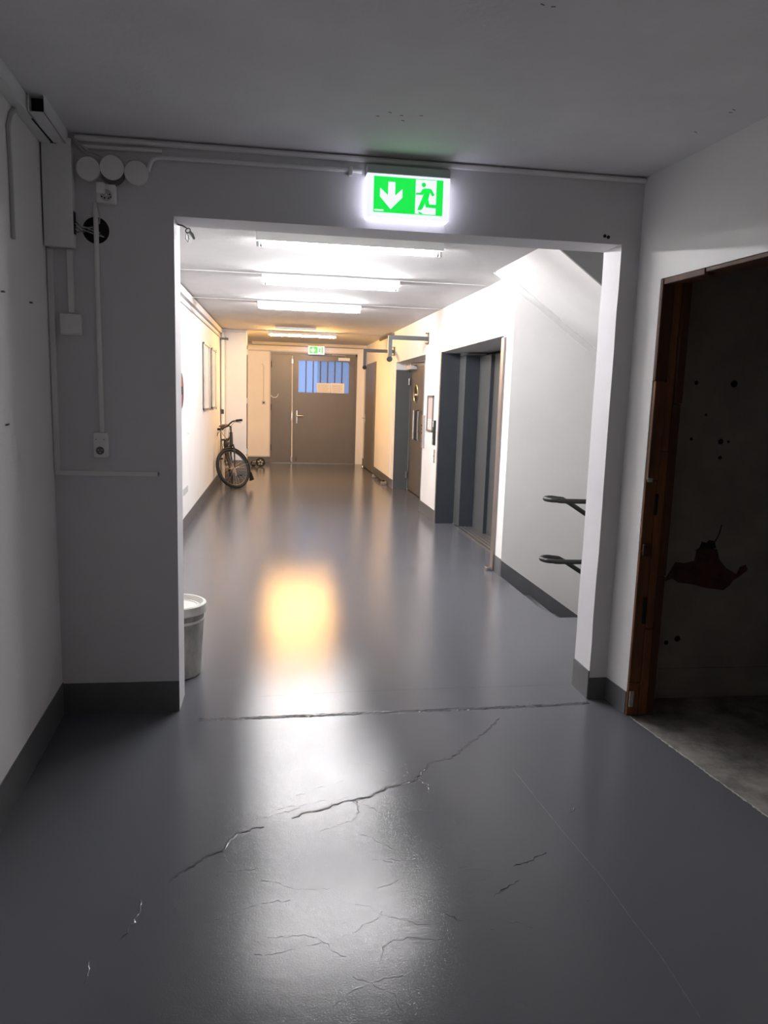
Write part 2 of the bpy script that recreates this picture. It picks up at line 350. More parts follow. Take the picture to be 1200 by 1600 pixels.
ribbon([(.505,1.938),(.525,1.922),(.545,1.905)], .012, 'pit', 'crack_dark', seed=38, jit=.006)
for i, (x, y) in enumerate(((.70,2.02),(.62,1.86),(.95,1.95),(-.12,2.05),(.2,1.93),(.43,2.28))): ribbon([(x,y),(x+.008,y+.003)], .006, 'pit', 'crack_dark', seed=60+i, jit=.001)
# small holes in the partition and marks on the ceiling
cl_ = bpy.data.objects['ceiling']
for i, (x, y) in enumerate(((.688,2.091),(.72,2.10),(1.596,2.63),(1.60,2.66),(1.586,2.861),(.448,2.955),(.40,2.93),(.52,2.94),(.46,3.0),(.36,2.98))): MB().tube([(x,y,ZN),(x+.012,y+.004*(-1)**i,ZN-.0005)],.0016,5).build('scuff_mark','cable_dark',cl_)
for (x, z) in ((1.513,2.288),(1.531,2.284)): MB().lathe([(0,-.002),(.008,-.002),(.008,.001),(0,.001)], (x,YP,z), 'y', 10).build('screw_hole', 'hole_dark', wp)

# ------------------------------------------------------------------ doorway frame of the store room
df = thing('door_frame', (1.72,3.26,0), 'stripped brown timber frame with chipped edges around the dark doorway', 'door frame')
r = random.Random(4)
for (x0, x1, m_, edges) in ((0,.058,'wood_brown',[0,.17,.83,1.165,1.62,DZ]),(.058,.100,'wood_brown',[0,.44,1.30,DZ]),(.100,.142,'wood_dark',[0,.70,1.52,DZ])):
    for i in range(len(edges)-1):
        dy = r.uniform(.004,.016); xs = NR(3.25)+x0+(r.uniform(-.003,.004) if x0 == 0 else 0)
        B(xs, NR(3.25)+x1-.0015, DY1-.012-dy, DY1, edges[i]+.001, edges[i+1]-.001).build('jamb_board', m_ if edges[i] < 1.5 else 'wood_dark', df, bevel=.004)
B(NR(3.25)+.006, NR(3.25)+.05, DY1-.034, DY1-.02, .80, .86).build('splinter', 'wood_dark', df, bevel=.006)
B(NR(3.25)+.03, NR(3.25)+.048, DY1-.033, DY1-.0285, .47, .60).build('latch_slot', 'hole_dark', df)
B(NR(3.25)+.045, NR(3.25)+.06, DY1-.033, DY1-.0285, 1.0, 1.10).build('latch_slot', 'hole_dark', df)
B(NR(3.25)-.001, NR(3.25)+.022, DY1-.034, DY1-.027, .05, .13).build('plaster_chip', 'chip_pale', df, bevel=.004)
B(NR(3.25)-.001, NR(3.25)+.026, DY1-.034, DY1-.027, 1.155, 1.175).build('plaster_chip', 'chip_pale', df, bevel=.004)
for j, (ya, yb, x0, x1, dz) in enumerate(((DY0,2.55,0,.05,.026),(2.55,2.95,.004,.05,.018),(2.95,DY1,.001,.05,.028),(DY0,DY1,.05,.142,.016))):
    q = [(NR(ya)+x0,ya),(NR(yb)+x0,yb),(NR(yb)+x1,yb),(NR(ya)+x1,ya)]
    MB().prism(q,'z',DZ-dz,DZ).build('head_board', 'wood_dark', df, bevel=.004)
q = [(NR(DY0),DY0),(NR(DY0)+.142,DY0),(NR(DY0)+.142,DY0+.03),(NR(DY0),DY0+.03)]
MB().prism(q,'z',0,DZ-.03).build('jamb_board', 'wood_brown', df)
# peeled patch, cracks and holes on the storeroom wall
PT = [(1.953,.62),(1.975,.66),(2.01,.726),(2.06,.72),(2.114,.733),(2.119,.786),(2.157,.80),(2.20,.80),(2.232,.793),(2.25,.74),(2.296,.692),(2.33,.675),(2.353,.662),(2.37,.70),(2.401,.712),(2.415,.685),(2.38,.655),(2.338,.628),(2.32,.60),(2.29,.577),(2.23,.585),(2.182,.591),(2.11,.61),(2.038,.619),(2.0,.64)]
MB().prism(PT,'y',3.4435,3.4452).build('peeled_patch', 'brick_red', sw)
MB().prism([(2.11,.785),(2.135,.80),(2.145,.832),(2.17,.826),(2.185,.84),(2.215,.835),(2.225,.80),(2.2,.795),(2.157,.798)],'y',3.4425,3.4452).build('plaster_hole','hole_dark',sw)
MB().tube([(2.215,3.444,.83),(2.235,3.444,.87),(2.245,3.444,.92)], .003, 5).build('plaster_crack','hole_dark',sw)
for (x,z,rd) in ((2.035,1.626,.010),(2.236,1.627,.018),(2.194,1.341,.014),(2.199,1.261,.010),(2.102,1.472,.006),(2.035,1.351,.008),(2.236,1.342,.007),(2.0,.30,.012),(2.06,.32,.016)):
    MB().lathe([(0,-.002),(rd,-.002),(rd,.001)], (x,3.445,z), 'y', 9).build('wall_hole','hole_dark',sw)
struct('baseboard_storeroom', B(1.86,4.6,3.439,3.445,.0,.16), 'store_wall', 'pale ledge line low on the storeroom wall')

# ------------------------------------------------------------------ exit signs
def exit_sign(name, x0, x1, z0, z1, yw, dep, label, small=False):
    t = thing(name, ((x0+x1)/2, yw, z0), label, 'exit sign', 'green exit signs')
    w_, h_ = x1-x0, z1-z0; yf = yw-dep
    B(x0, x1, yf+.004, yw, z1, z1+h_*.20).build('housing', 'sign_case', t, bevel=.004)
    B(x0+.002, x1-.002, yf+.012, yw, z0+.002, z1).build('light_box', 'sign_glow', t)
    B(x0, x1, yf+.004, yf+.012, z0, z1).build('front_plate', 'sign_white', t, bevel=.002)
    gx0, gx1, gz0, gz1 = x0+.083*w_, x1-.085*w_, z0+.115*h_, z1-.065*h_
    def X(u): return gx0+(gx1-gx0)*u
    def Z(v): return gz0+(gz1-gz0)*v
    def poly(pts, nm, m, d0, d1, par=t): return MB().prism([(X(u),Z(v)) for u,v in pts], 'y', yf-d1, yf-d0).build(nm, m, par)
    gpan = poly([(0,0),(1,0),(1,1),(0,1)], 'green_panel', 'sign_green', -.005, 0)
    poly([(.205,.86),(.305,.86),(.305,.48),(.41,.68),(.41,.44),(.247,.10),(.09,.44),(.09,.68),(.205,.48)], 'arrow', 'sign_white', 0, .0008, gpan)
    poly([(.60,.02),(.90,.02),(.90,.98),(.60,.98)], 'doorway_symbol', 'sign_white', 0, .0008, gpan)
    gp = MB()
    def pp(pts): gp.prism([(X(u),Z(v)) for u,v in pts], 'y', yf-.0016, yf-.0008)
    asp = (gz1-gz0)/(gx1-gx0); cx, cy = .715, .84
    pp([(cx+.058*asp*1.15*math.cos(a*math.pi/8), cy+.058*1.15*math.sin(a*math.pi/8)) for a in range(16)])
    pp([(.69,.70),(.73,.745),(.80,.74),(.815,.68),(.785,.42),(.735,.34),(.69,.42),(.715,.58)])  # torso
    pp([(.77,.745),(.825,.74),(.875,.585),(.865,.545),(.835,.545),(.80,.665),(.77,.67)])        # right arm
    pp([(.73,.735),(.695,.72),(.672,.62),(.605,.605),(.605,.555),(.70,.555),(.745,.63)])         # left arm
    pp([(.695,.46),(.765,.42),(.705,.16),(.675,.12),(.63,.13),(.645,.19)])                      # left leg
    pp([(.725,.43),(.79,.43),(.805,.305),(.905,.305),(.935,.255),(.905,.205),(.755,.21)])       # rear leg
    pp([(.645,.09),(.69,.06),(.72,.02),(.66,.02)])
    gp.build('running_figure', 'sign_green', gpan)
    if not small: poly([(.015,.035),(.145,.035),(.145,.075),(.015,.075)], 'maker_strip', 'sign_white', 0, .0008, gpan)
    return t
exit_sign('exit_sign', .377, .748, 2.290, 2.472, YP, .072, 'large lit green exit sign with down arrow above the near opening')
exit_sign('exit_sign', .655, 1.007, 2.425, 2.60, 16.66, .05, 'small distant green exit sign above the grey double door', True)

# ------------------------------------------------------------------ fluorescent lights
def tube_light(x0, x1, y, m, label, first):
    zc = ZC(y); t = thing('tube_light', ((x0+x1)/2, y, zc), label, 'light', 'tube lights across the corridor ceiling')
    B(x0-.008, x1+.008, y-.055, y+.055, zc-.060, zc+.0005).build('batten', 'batten_white', t, bevel=.004)
    for xx in (x0+.004, x1-.004): B(xx-.009, xx+.009, y-.014, y+.014, zc-.092, zc-.060).build('lamp_holder', 'plastic_grey', t, bevel=.002)
    MB().tube([(x0+.014,y,zc-.075),(x1-.014,y,zc-.075)], .0135, 12).build('lamp_tube', m, t, smooth=True)
    for xx, dd in ((x0+.014,1),(x1-.014,-1)): MB().tube([(xx,y,zc-.075),(xx+dd*.018,y,zc-.075)], .0142, 12).build('end_cap', 'chrome', t, smooth=True)
    return t
tube_light(-.140, 1.095, 5.16, 'tube_cool', 'white tube light nearest to the opening, widest of the row', True)
tube_light(-.140, 1.090, 6.97, 'tube_cool', 'white tube light second from the opening', False)
tube_light(-.235, .965, 9.05, 'tube_cool', 'white tube light third from the opening', False)
tube_light(-.165, 1.02, 13.45, 'tube_warm', 'warm yellow tube light farthest down the corridor', False)
B(.0-.05,.62,12.60,12.64,ZC(12.6)-.035,ZC(12.6)).build('lamp_tmp','batten_white')
o = bpy.data.objects['lamp_tmp']; o.name = 'ceiling_duct'; tag(o, 'short pale cable duct on the ceiling before the yellow light', 'cable duct')
# cable runs on the corridor ceiling beside the lights
for y, x0, x1, lb in ((6.93,XL,-.15,'thin white conduit left of the second tube light'),(6.93,1.10,1.93,'thin white conduit right of the second tube light'),
                      (9.0,XL,-.25,'thin white conduit left of the third tube light'),(9.0,.98,1.93,'thin white conduit right of the third tube light'),
                      (13.45,1.03,1.93,'thin conduit right of the yellow tube light')):
    tag(B(x0,x1,y-.009,y+.009,ZC(y)-.007,ZC(y)).build('ceiling_conduit','ceiling_paint'), lb, 'conduit', 'ceiling conduits between the lights')

# ------------------------------------------------------------------ cable trunking and fittings on the near wall
TY = YP
lt = thing('cable_trunking', (-.93,3.0,2.5), 'grey plastic cable trunking along the top of the left wall', 'cable trunking')
q = [(NL(YB),YB),(NL(3.44),3.44),(NL(3.44)+.045,3.44),(NL(YB)+.045,YB)]
MB().prism(q,'z',2.497,ZN).build('trunk_run', 'trunk_grey', lt, bevel=.003)
def chan(y0,y1,off0,off1,z0,z1,th,mb):
    for (a,b,c,d_) in ((off0,off1,z0,z0+th),(off0,off0+th,z0,z1),(off1-th,off1,z0,z1)):
        mb.prism([(NL(y0)+a,y0),(NL(y1)+a,y1),(NL(y1)+b,y1),(NL(y0)+b,y0)],'z',c,d_)
    return mb
chan(3.05,3.44,.047,.105,2.497,ZN,.003,MB()).build('open_channel', 'trunk_grey', lt)
MB().prism([(NL(3.09)+.05,3.09),(NL(3.44)+.05,3.44),(NL(3.44)+.102,3.44),(NL(3.09)+.102,3.09)],'z',2.501,ZN-.001).build('dark_interior','hole_dark',lt)  # dark block: shade inside the open channel put into the colour
MB().prism([(NL(3.12)+.040,3.12),(NL(3.39)+.050,3.39),(NL(3.39)+.058,3.39),(NL(3.12)+.045,3.12)],'z',2.4955,2.4975).build('slot','hole_dark',lt)
tv = thing('trunking_box', (-.91,TY,2.09), 'tall grey trunking box hanging at the left end of the partition', 'cable trunking')
B(-.962,-.855,TY-.062,TY,2.095,2.500).build('box_body','trunk_grey',tv,bevel=.003)
B(-.967,-.850,TY-.066,TY-.058,2.090,2.520).build('cover','trunk_grey',tv,bevel=.002)
B(-.930,-.905,TY-.0675,TY-.060,2.495,2.515).build('cable_slot','hole_dark',tv)
B(-.8555,-.8515,TY-.056,TY-.012,2.15,2.24).build('side_cutout','hole_dark',tv)
def conduit(name, pts, r_, label, m='plastic_white', cat='conduit', n=8):
    return tag(MB().tube(pts, r_, n).build(name, m, smooth=True), label, cat)
tag(B(-.974,-.950,TY-.018,TY,1.145,2.090).build('wall_conduit','trunk_grey',bevel=.002), 'flat grey trunking strip down the left corner of the partition','conduit')
tag(B(-.892,-.868,TY-.02,TY,1.826,2.090).build('wall_conduit','plastic_white',bevel=.002), 'short white conduit above the square junction box','conduit')
jb = thing('junction_box',(-.883,TY,1.732),'square white junction box on the partition','junction box')
B(-.927,-.839,TY-.03,TY,1.734,1.822).build('box','plastic_white',jb,bevel=.004)
B(-.923,-.843,TY-.034,TY-.029,1.738,1.818).build('lid','plastic_white',jb,bevel=.003)
conduit('wall_conduit', [(-.771,TY-.010,2.285),(-.771,TY-.010,1.9),(-.768,TY-.010,1.318)], .0105, 'long thin white conduit dropping to the switch socket')
tag(B(-.972,-.532,TY-.016,TY,1.124,1.145).build('wall_conduit','trunk_grey',bevel=.002), 'low horizontal grey trunking strip across the partition','conduit')
tag(B(-.534,-.5305,TY-.013,TY-.003,1.128,1.141).build('conduit_end','hole_dark'), 'dark open end of the low trunking strip','conduit')
# round junction boxes
for i, (x,z,dz,lb) in enumerate(((-.791,2.415,0,'left of the three round white junction boxes'),(-.695,2.420,.014,'middle round white junction box with its cover hanging askew'),(-.598,2.412,0,'right of the three round white junction boxes'))):
    t = thing('round_junction_box',(x,TY,z-.047),lb,'junction box','round junction boxes in a row')
    MB().lathe([(0,0),(.045,0),(.045,-.026),(.043,-.028),(0,-.028)],(x,TY,z-dz),'y',28).build('box_body','plastic_white' if dz == 0 else 'cable_dark',t,smooth=True)
    MB().lathe([(0,-.0),(.049,-.0),(.049,-.006),(.047,-.009),(0,-.009)],(x,TY-.027-(.008 if dz else 0),z+(.004 if dz else 0)),'y',32).build('cover','plastic_white',t,smooth=True)
# upper socket
so = thing('wall_socket',(-.723,TY,2.278),'small white wall socket under the round junction boxes','socket')
B(-.764,-.684,TY-.032,TY,2.284,2.360).build('plate','plastic_white',so,bevel=.005)
B(-.760,-.725,TY-.050,TY-.032,2.318,2.362).build('plug','plastic_white',so,bevel=.004)
MB().lathe([(.004,-.033),(.024,-.033),(.024,-.0325),(.004,-.0325)],(-.722,TY,2.315),'y',20).build('socket_ring','plastic_grey',so)
for (x,z) in ((-.74,2.308),(-.728,2.303),(-.708,2.318),(-.704,2.308),(-.712,2.303)): MB().lathe([(0,-.0345),(.0032,-.0345),(.0032,-.030)],(x,TY,z),'y',8).build('pin_hole','hole_dark',so)
# round hole with loose wires
ho = thing('wall_cavity',(-.775,TY,2.12),'round dark hole with loose wires in the partition','hole')
MB().lathe([(0,-.0015),(.050,-.0015),(.055,-.0005),(.055,.001)],(-.774,TY,2.176),'y',30).build('cavity','hole_dark',ho)
for k in range(6):
    a0 = random.uniform(-.02,.02); conn = [(-.852,TY-.03,2.175+.012*k-.03),(-.82,TY-.028,2.178+a0),(-.785,TY-.012,2.16+.02*a0+.006*k),(-.74-.008*k,TY-.004,2.15+.008*k)]
    MB().tube(conn,.0022,6).build('wire','cable_dark' if k%2 else 'cable_grey',ho)
# switch + socket
ss = thing('switch_socket',(-.772,TY,1.205),'white combined switch and socket low on the partition','socket')
spl = B(-.803,-.742,TY-.034,TY,1.207,1.317).build('plate','plastic_white',ss,bevel=.006)
B(-.780,-.766,TY-.039,TY-.034,1.273,1.299).build('rocker','plastic_white',ss,bevel=.002)
MB().lathe([(0,-.0345),(.0185,-.0345),(.0185,-.033)],(-.774,TY,1.238),'y',22).build('socket_face','cable_dark',ss)
MB().ring((-.774,TY-.0345,1.238),(1,0,0),(0,0,1),.0195,.002,24,6).build('socket_rim','plastic_white',ss)
for (x,z) in ((-.781,1.241),(-.767,1.241),(-.774,1.231)): MB().lathe([(0,-.0362),(.003,-.0362),(.003,-.034)],(x,TY,z),'y',8).build('pin_hole','plastic_grey',ss)
for x in (-.790,-.757): MB().lathe([(0,-.0352),(.0022,-.0352),(.0022,-.034)],(x,TY,1.287),'y',8).build('screw','hole_dark',ss)
# conduits under the ceiling
conduit('wall_conduit', [(-.845,TY-.012,2.541),(1.69,TY-.012,2.541)], .0115, 'long grey conduit along the top of the partition', 'trunk_grey')
conduit('wall_conduit', [(-.82,TY-.010,2.508),(-.494,TY-.010,2.514)], .009, 'short grey conduit stub above the round junction boxes', 'trunk_grey')
conduit('wall_conduit', [(-.553,TY-.012,2.425),(-.545,TY-.010,2.455),(-.535,TY-.010,2.474),(-.518,TY-.010,2.484),(-.49,TY-.010,2.487),(.36,TY-.010,2.492)], .009, 'thin conduit leading from the junction boxes to the exit sign', 'trunk_grey')
tag(B(.300,.318,TY-.024,TY,2.468,2.505).build('conduit_clip','plastic_grey',bevel=.003),'small clip on the conduit left of the exit sign','clip')
conduit('cable', [(-.850,TY-.02,2.525),(-.815,TY-.018,2.49),(-.773,TY-.012,2.458)], .004, 'thin grey cable running down to the left round box','cable_grey','cable')
conduit('cable', [(-.850,TY-.022,2.532),(-.80,TY-.018,2.495),(-.705,TY-.012,2.460)], .004, 'thin grey cable running down to the middle round box','cable_grey','cable')
conduit('cable', [(-.765,TY-.02,2.29),(-.752,TY-.02,2.23),(-.756,TY-.016,2.20)], .0022, 'very thin loose wire beside the upper socket','cable_grey','cable')
# left wall cable and plugs
cx = lambda y,o=.006: NL(y)+o
conduit('cable', [(cx(3.03),3.03,2.495),(cx(2.975),2.975,2.46),(cx(2.935),2.935,2.405),(cx(2.945),2.945,2.25),(cx(2.943),2.943,2.030)], .009, 'cut grey cable hanging down the left wall','cable_grey','cable')
for (y,z,lb) in ((2.80,1.826,'small dark wall plug at the upper left picture edge'),(3.158,1.831,'small dark wall plug closest to the partition corner'),(2.782,1.371,'small dark wall plug lower on the left wall')):
    tag(MB().tube([(NL(y)-.002,y-.008,z),(NL(y)+.006,y-.006,z+.001),(NL(y)+.005,y+.010,z+.002)],.0035,6).build('wall_plug','cable_dark'),lb,'wall plug','wall plugs on the left wall')
# hook on the left reveal
hk = thing('wall_hook',(-.449,3.62,2.20),'small metal hook with a hanging shackle at the opening corner','hook')
MB().tube([(-.452,3.57,2.245),(-.43,3.58,2.243),(-.415,3.60,2.238)],.004,6).build('screw_eye','steel_dark',hk)
MB().ring((-.408,3.605,2.228),(0.3,0,1),(.95,.3,0),.010,.0025,16,6).build('ring','black_paint',hk)
MB().tube([(-.414,3.605,2.222),(-.417,3.605,2.19),(-.408,3.605,2.178),(-.403,3.605,2.19),(-.410,3.605,2.222)],.002,6).build('wire_loop','steel_dark',hk)
MB().tube([(-.400,3.605,2.222),(-.390,3.605,2.212),(-.380,3.605,2.192)],[.007,.008,.005],8).build('shackle','steel_dark',hk)

# ------------------------------------------------------------------ goods lift (near) with sliding panels
ev = thing('door_3',(2.1,7.6,0),'wide goods lift with dark telescopic sliding panels in the right wall','lift',kind='structure')
B(XR+.004,2.17,EY1-.006,EY1+.02,0,EZ-.02).build('reveal_panel','navy_paint',ev)
B(XR+.004,2.5,EY0-.02,EY0+.006,0,EZ).build('reveal_panel','navy_paint',ev)
B(XR+.002,2.48,EY0,EY1,EZ-.012,EZ+.02).build('head_panel','plastic_grey',ev)
for (x, y0, y1) in ((2.17,8.595,8.90),(2.338,8.125,8.60),(2.378,7.55,8.13),(2.418,6.98,7.555),(2.45,6.4,6.985)):
    B(x,2.49,y0,y1,.012,EZ-.05 if x < 2.2 else EZ-.06).build('sliding_panel','panel_grey',ev,bevel=.003)
for (x0, x1, y) in ((2.172,2.336,8.592),(2.339,2.377,8.122),(2.379,2.417,7.547),(2.419,2.449,6.977)):
    B(x0,x1,y-.002,y+.004,.012,EZ-.06).build('panel_edge','navy_paint',ev)
B(2.15,2.49,EY0,8.6,0,.012).build('sill','steel_dark',ev)
for x in (2.19,2.24,2.29): B(x,x+.012,EY0,8.595,.012,.016).build('sill_rib','steel_dark',ev)
B(XR-.006,XR+.02,EY1,EY1+.045,0,EZ-.005).build('frame_strip','steel_frame',ev,bevel=.002)
B(XR-.02,XR+.02,EY0-.085,EY0,0,EZ-.03).build('frame_strip','steel_frame',ev,bevel=.003)
tag(B(XR-.07,XR-.006,6.33,6.40,.0,.035).build('floor_bracket','chrome',bevel=.008),'shiny metal foot at the near edge of the lift frame','bracket')
# ------------------------------------------------------------------ hinged lift door (far)
lv = thing('door_2',(2.1,11.2,0),'hinged grey metal lift door with oval window set in a recess','door',kind='structure')
B(XR+.004,2.19,LY1-.008,LY1+.02,0,1.99).build('reveal_panel','bracket_grey',lv)
B(XR+.004,2.49,LY0-.02,LY0+.004,0,LZ).build('reveal_panel','panel_grey',lv)
leaf = B(2.19,2.24,LY0,LY1-.03,.015,2.03).build('door_leaf','lift_metal',lv,bevel=.003)
B(2.20,2.49,LY0,LY1,2.03,LZ).build('head_panel','white_wall',lv)
B(XR-.008,XR+.03,LY0-.004,LY0+.03,0,1.98).build('frame_strip','steel_dark',lv,bevel=.002)
MB().add(*(lambda n:([(2.186,11.78+.16*math.cos(2*math.pi*i/n),1.60+.13*math.sin(2*math.pi*i/n)) for i in range(n)]+[(2.192,11.78+.16*math.cos(2*math.pi*i/n),1.60+.13*math.sin(2*math.pi*i/n)) for i in range(n)],
   [tuple(range(n)),tuple(range(n,2*n))]+[(i,(i+1)%n,(i+1)%n+n,i+n) for i in range(n)]))(24)).build('oval_window','hole_dark',leaf)
MB().tube([(2.184,11.78+.165*math.cos(2*math.pi*i/24),1.60+.135*math.sin(2*math.pi*i/24)) for i in range(24)],.010,6,closed=True).build('window_rim','steel',leaf)
B(2.180,2.186,11.68,11.88,1.575,1.60).build('window_label','paper',leaf)
for y in (11.68,11.52): MB().tube([(2.19,y,1.34),(2.14,y,1.34),(2.14,y,.885),(2.19,y,.885)],.014,8).build('pull_handle','steel' if y>11.6 else 'black_paint',leaf)
MB().tube([(2.19,11.3,1.335),(2.14,11.3,1.335),(2.14,11.3,.89),(2.19,11.3,.89)],.012,8).build('pull_handle','steel_dark',leaf)
B(2.08,2.19,11.80,12.20,1.985,2.05).build('closer_body','plastic_grey',lv,bevel=.006)
MB().tube([(2.12,11.9,2.055),(2.06,11.6,2.065),(2.18,11.2,2.07)],.010,6).build('closer_arm','steel_dark',lv)
for z in (.25,1.80): MB().tube([(2.165,12.33,z-.055),(2.165,12.33,z+.055)],.018,8).build('hinge','steel_dark',lv)
# control panels, notice
lp = thing('call_panel',(XR,9.80,.87),'tall steel call panel beside the hinged lift door','control panel')
B(XR-.035,XR,9.74,9.82,.875,1.305).build('plate','steel',lp,bevel=.003)
for z in (1.17,1.12,1.07): MB().lathe([(0,-.042),(.012,-.042),(.012,-.034)],(XR,9.785,z),'x',10).build('button','black_paint',lp)
bp_ = thing('call_panel',(XR,9.08,.95),'black and steel call panel next to the goods lift','control panel')
B(XR-.03,XR,9.05,9.11,.955,1.26).build('plate','black_paint',bp_,bevel=.003)
B(XR-.033,XR-.029,9.055,9.105,1.18,1.25).build('display','plastic_grey',bp_)
B(XR-.033,XR-.029,9.055,9.105,.96,1.03).build('lower_plate','steel',bp_)
kp = thing('key_switch',(XR,9.06,.73),'narrow steel key switch plate below the black call panel','control panel')
B(XR-.010,XR,9.04,9.09,.735,.900).build('plate','steel',kp,bevel=.002)
MB().lathe([(0,-.016),(.010,-.016),(.010,-.009)],(XR,9.065,.82),'x',10).build('key_barrel','steel_dark',kp)
nf = thing('framed_notice',(XR,9.4,1.11),'dark framed notice with pinkish sheet between the two lifts','picture frame')
B(XR-.006,XR,9.235,9.565,1.125,1.555).build('sheet','paper_pink',nf)
B(XR-.0075,XR-.0055,9.255,9.545,1.14,1.265).build('lower_sheet','paper',nf)
for k in range(7): B(XR-.0085,XR-.0073,9.275,9.525-.03*(k%3),1.15+.016*k,1.155+.016*k).build('text_line','ink_grey',nf)
for (y0,y1,z0,z1) in ((9.22,9.58,1.545,1.565),(9.22,9.58,1.11,1.128),(9.22,9.24,1.11,1.565),(9.56,9.58,1.11,1.565)): B(XR-.018,XR,y0,y1,z0,z1).build('frame_bar','cable_dark',nf)
# ------------------------------------------------------------------ wall brackets
def bracket(y, label):
    t = thing('wall_bracket',(XR,y,2.2),label,'bracket','square-tube wall brackets over the lift doors')
    B(XR-.012,XR,y-.05,y+.05,2.225,2.375).build('wall_plate','bracket_grey',t,bevel=.002)
    for z in (2.235,2.365):
        MB().tube([(XR-.045,y-.03,z),(XR-.01,y-.03,z)],.010,8).build('bolt','steel_dark',t)
    B(1.415,XR-.01,y-.025,y+.025,2.272,2.324).build('arm','bracket_grey',t,bevel=.003)
    B(1.415,1.467,y-.025,y+.025,2.045,2.272).build('drop_arm','bracket_grey',t,bevel=.003)
    MB().lathe([(0,-.03),(.03,-.03),(.036,-.015),(.036,.015),(.03,.03),(0,.03)],(1.441,y,2.02),'y',18).build('end_wheel','black_rubber',t,smooth=True)
bracket(9.75,'L-shaped grey steel bracket nearest, right above the hinged lift door')
bracket(12.6,'L-shaped grey steel bracket farther back, before the end wall')
tag(MB().obox((1.925,13.5,2.60),(0,1,.01),(1,0,0),(0,-.01,1),.85,.014,.014).build('ceiling_bar','cable_dark'),'thin dark bar under the ceiling edge above the far bracket','bar')
conduit('wall_conduit',[(XR-.006,12.66,2.58),(XR-.006,12.66,.15)],.008,'thin white pipe running down the right wall past the far bracket','plastic_white')
# flat dark door on the right wall
d4 = thing('door_4',(XR,15.7,0),'glossy dark grey flush door far down the right wall','door',kind='structure')
B(XR-.035,XR-.005,14.96,16.42,.02,2.18).build('door_leaf','door_grey',d4,bevel=.003)
MB().tube([(XR-.035,16.30,1.08),(XR-.10,16.30,1.08),(XR-.10,16.18,1.08)],.011,8).build('handle','chrome',d4)
B(XR-.042,XR-.035,16.27,16.33,.98,1.16).build('handle_plate','chrome',d4)
for (y0,y1,z0,z1) in ((14.90,14.96,0,2.24),(16.42,16.48,0,2.24),(14.96,16.42,2.18,2.24)): B(XR-.012,XR,y0,y1,z0,z1).build('frame_bar','door_grey',d4)
tag(MB().lathe([(0,0),(.03,0),(.034,.02),(.02,.05),(0,.055)],(1.86,16.1,0),'z',16).build('door_stop','chrome',smooth=True),'small round metal door stop on the floor','door stop')
fr = thing('floor_rail',(1.87,13.6,0),'low metal rail on two feet along the right wall','rail')
for y in (12.95,14.15): B(1.82,1.925,y-.05,y+.05,0,.055).build('foot','steel',fr,bevel=.01)
MB().tube([(1.87,12.95,.065),(1.87,14.15,.065)],.022,8).build('bar','black_paint',fr)

# ------------------------------------------------------------------ handrails at the stair head
hr = thing('stair_railing',(1.9,4.85,0),'black tubular double handrail with looped ends at the stair head','handrail')
for z in (.845,.418):
    front = [(2.9,4.83,z-.01),(1.93,4.83,z)]; loop = arc((1.92,4.90,z+.004),(0,-1,0),(-1,0,0),.07,0.15,math.pi,12)
    down = [(2.0,4.97,z-.005),(2.06,4.97,z-.035),(2.95,4.97,z-.035-.62*.89)]
    MB().tube(front+loop+down,.0165,10).build('rail','black_paint',hr,smooth=True)
post = MB().tube([(2.6,4.83,0),(2.6,4.83,.86)],.02,10).build('post','black_paint',hr)
MB().lathe([(0,0),(.05,0),(.05,.008),(0,.008)],(2.6,4.83,0),'z',16).build('base_plate','black_paint',post)

# ------------------------------------------------------------------ left corridor wall items
def display(y0,y1,label):
    t = thing('display_case',(XL,(y0+y1)/2,1.28),label,'display case','shallow display cases on the left wall')
    B(XL,XL+.010,y0,y1,1.285,2.185).build('back_board','paper',t)
    for (a,b,c,d_) in ((y0,y1,2.165,2.185),(y0,y1,1.285,1.305),(y0,y0+.022,1.285,2.185),(y1-.022,y1,1.285,2.185)): B(XL,XL+.028,a,b,c,d_).build('frame_bar','steel',t)
    for (a,c) in ((y0,2.165),(y1-.05,2.165),(y0,1.275),(y1-.05,1.275)): B(XL+.02,XL+.034,a-.005,a+.055,c-.012,c+.03).build('corner_clip','steel_dark',t,bevel=.003)
    B(XL+.0105,XL+.013,y0+.12,y0+(y1-y0)*.45,1.4,2.05).build('sheet','plastic_white',t)
    B(XL+.0105,XL+.013,y0+(y1-y0)*.55,y1-.12,1.45,2.08).build('sheet','paper',t)
display(10.40,11.22,'wider wall display case nearer to the opening')
display(11.66,12.34,'narrower wall display case close to the bicycle')
rd = thing('hose_reel',(XL,7.74,1.345),'dark red round disc mostly hidden behind the opening edge','hose reel')
MB().lathe([(0,.0),(.10,.0),(.10,.02),(.176,.022),(.18,.03),(.18,.045),(.175,.05),(0,.052)],(XL,7.74,1.525),'x',36).build('drum','red_paint',rd,smooth=True)
MB().lathe([(0,0),(.04,0),(.04,.06),(0,.06)],(XL,7.74,1.525),'x',16).build('hub','black_paint',rd)
conduit('wall_conduit',[(XL+.005,8.70,1.96),(XL+.005,8.70,1.09)],.005,'thin white conduit on the left corridor wall beside the red disc','plastic_white')
tag(B(XL,XL+.018,8.66,8.74,1.05,1.10).build('wall_socket','plastic_white',bevel=.004),'small white socket under the thin conduit on the left corridor wall','socket')
gr = thing('wall_vent',(XL,8.37,.42),'small grey vent grille low on the left corridor wall','vent')
for k in range(6): B(XL,XL+.006,8.18+.07*k,8.22+.07*k,.40,.47).build('slat','plastic_grey',gr)
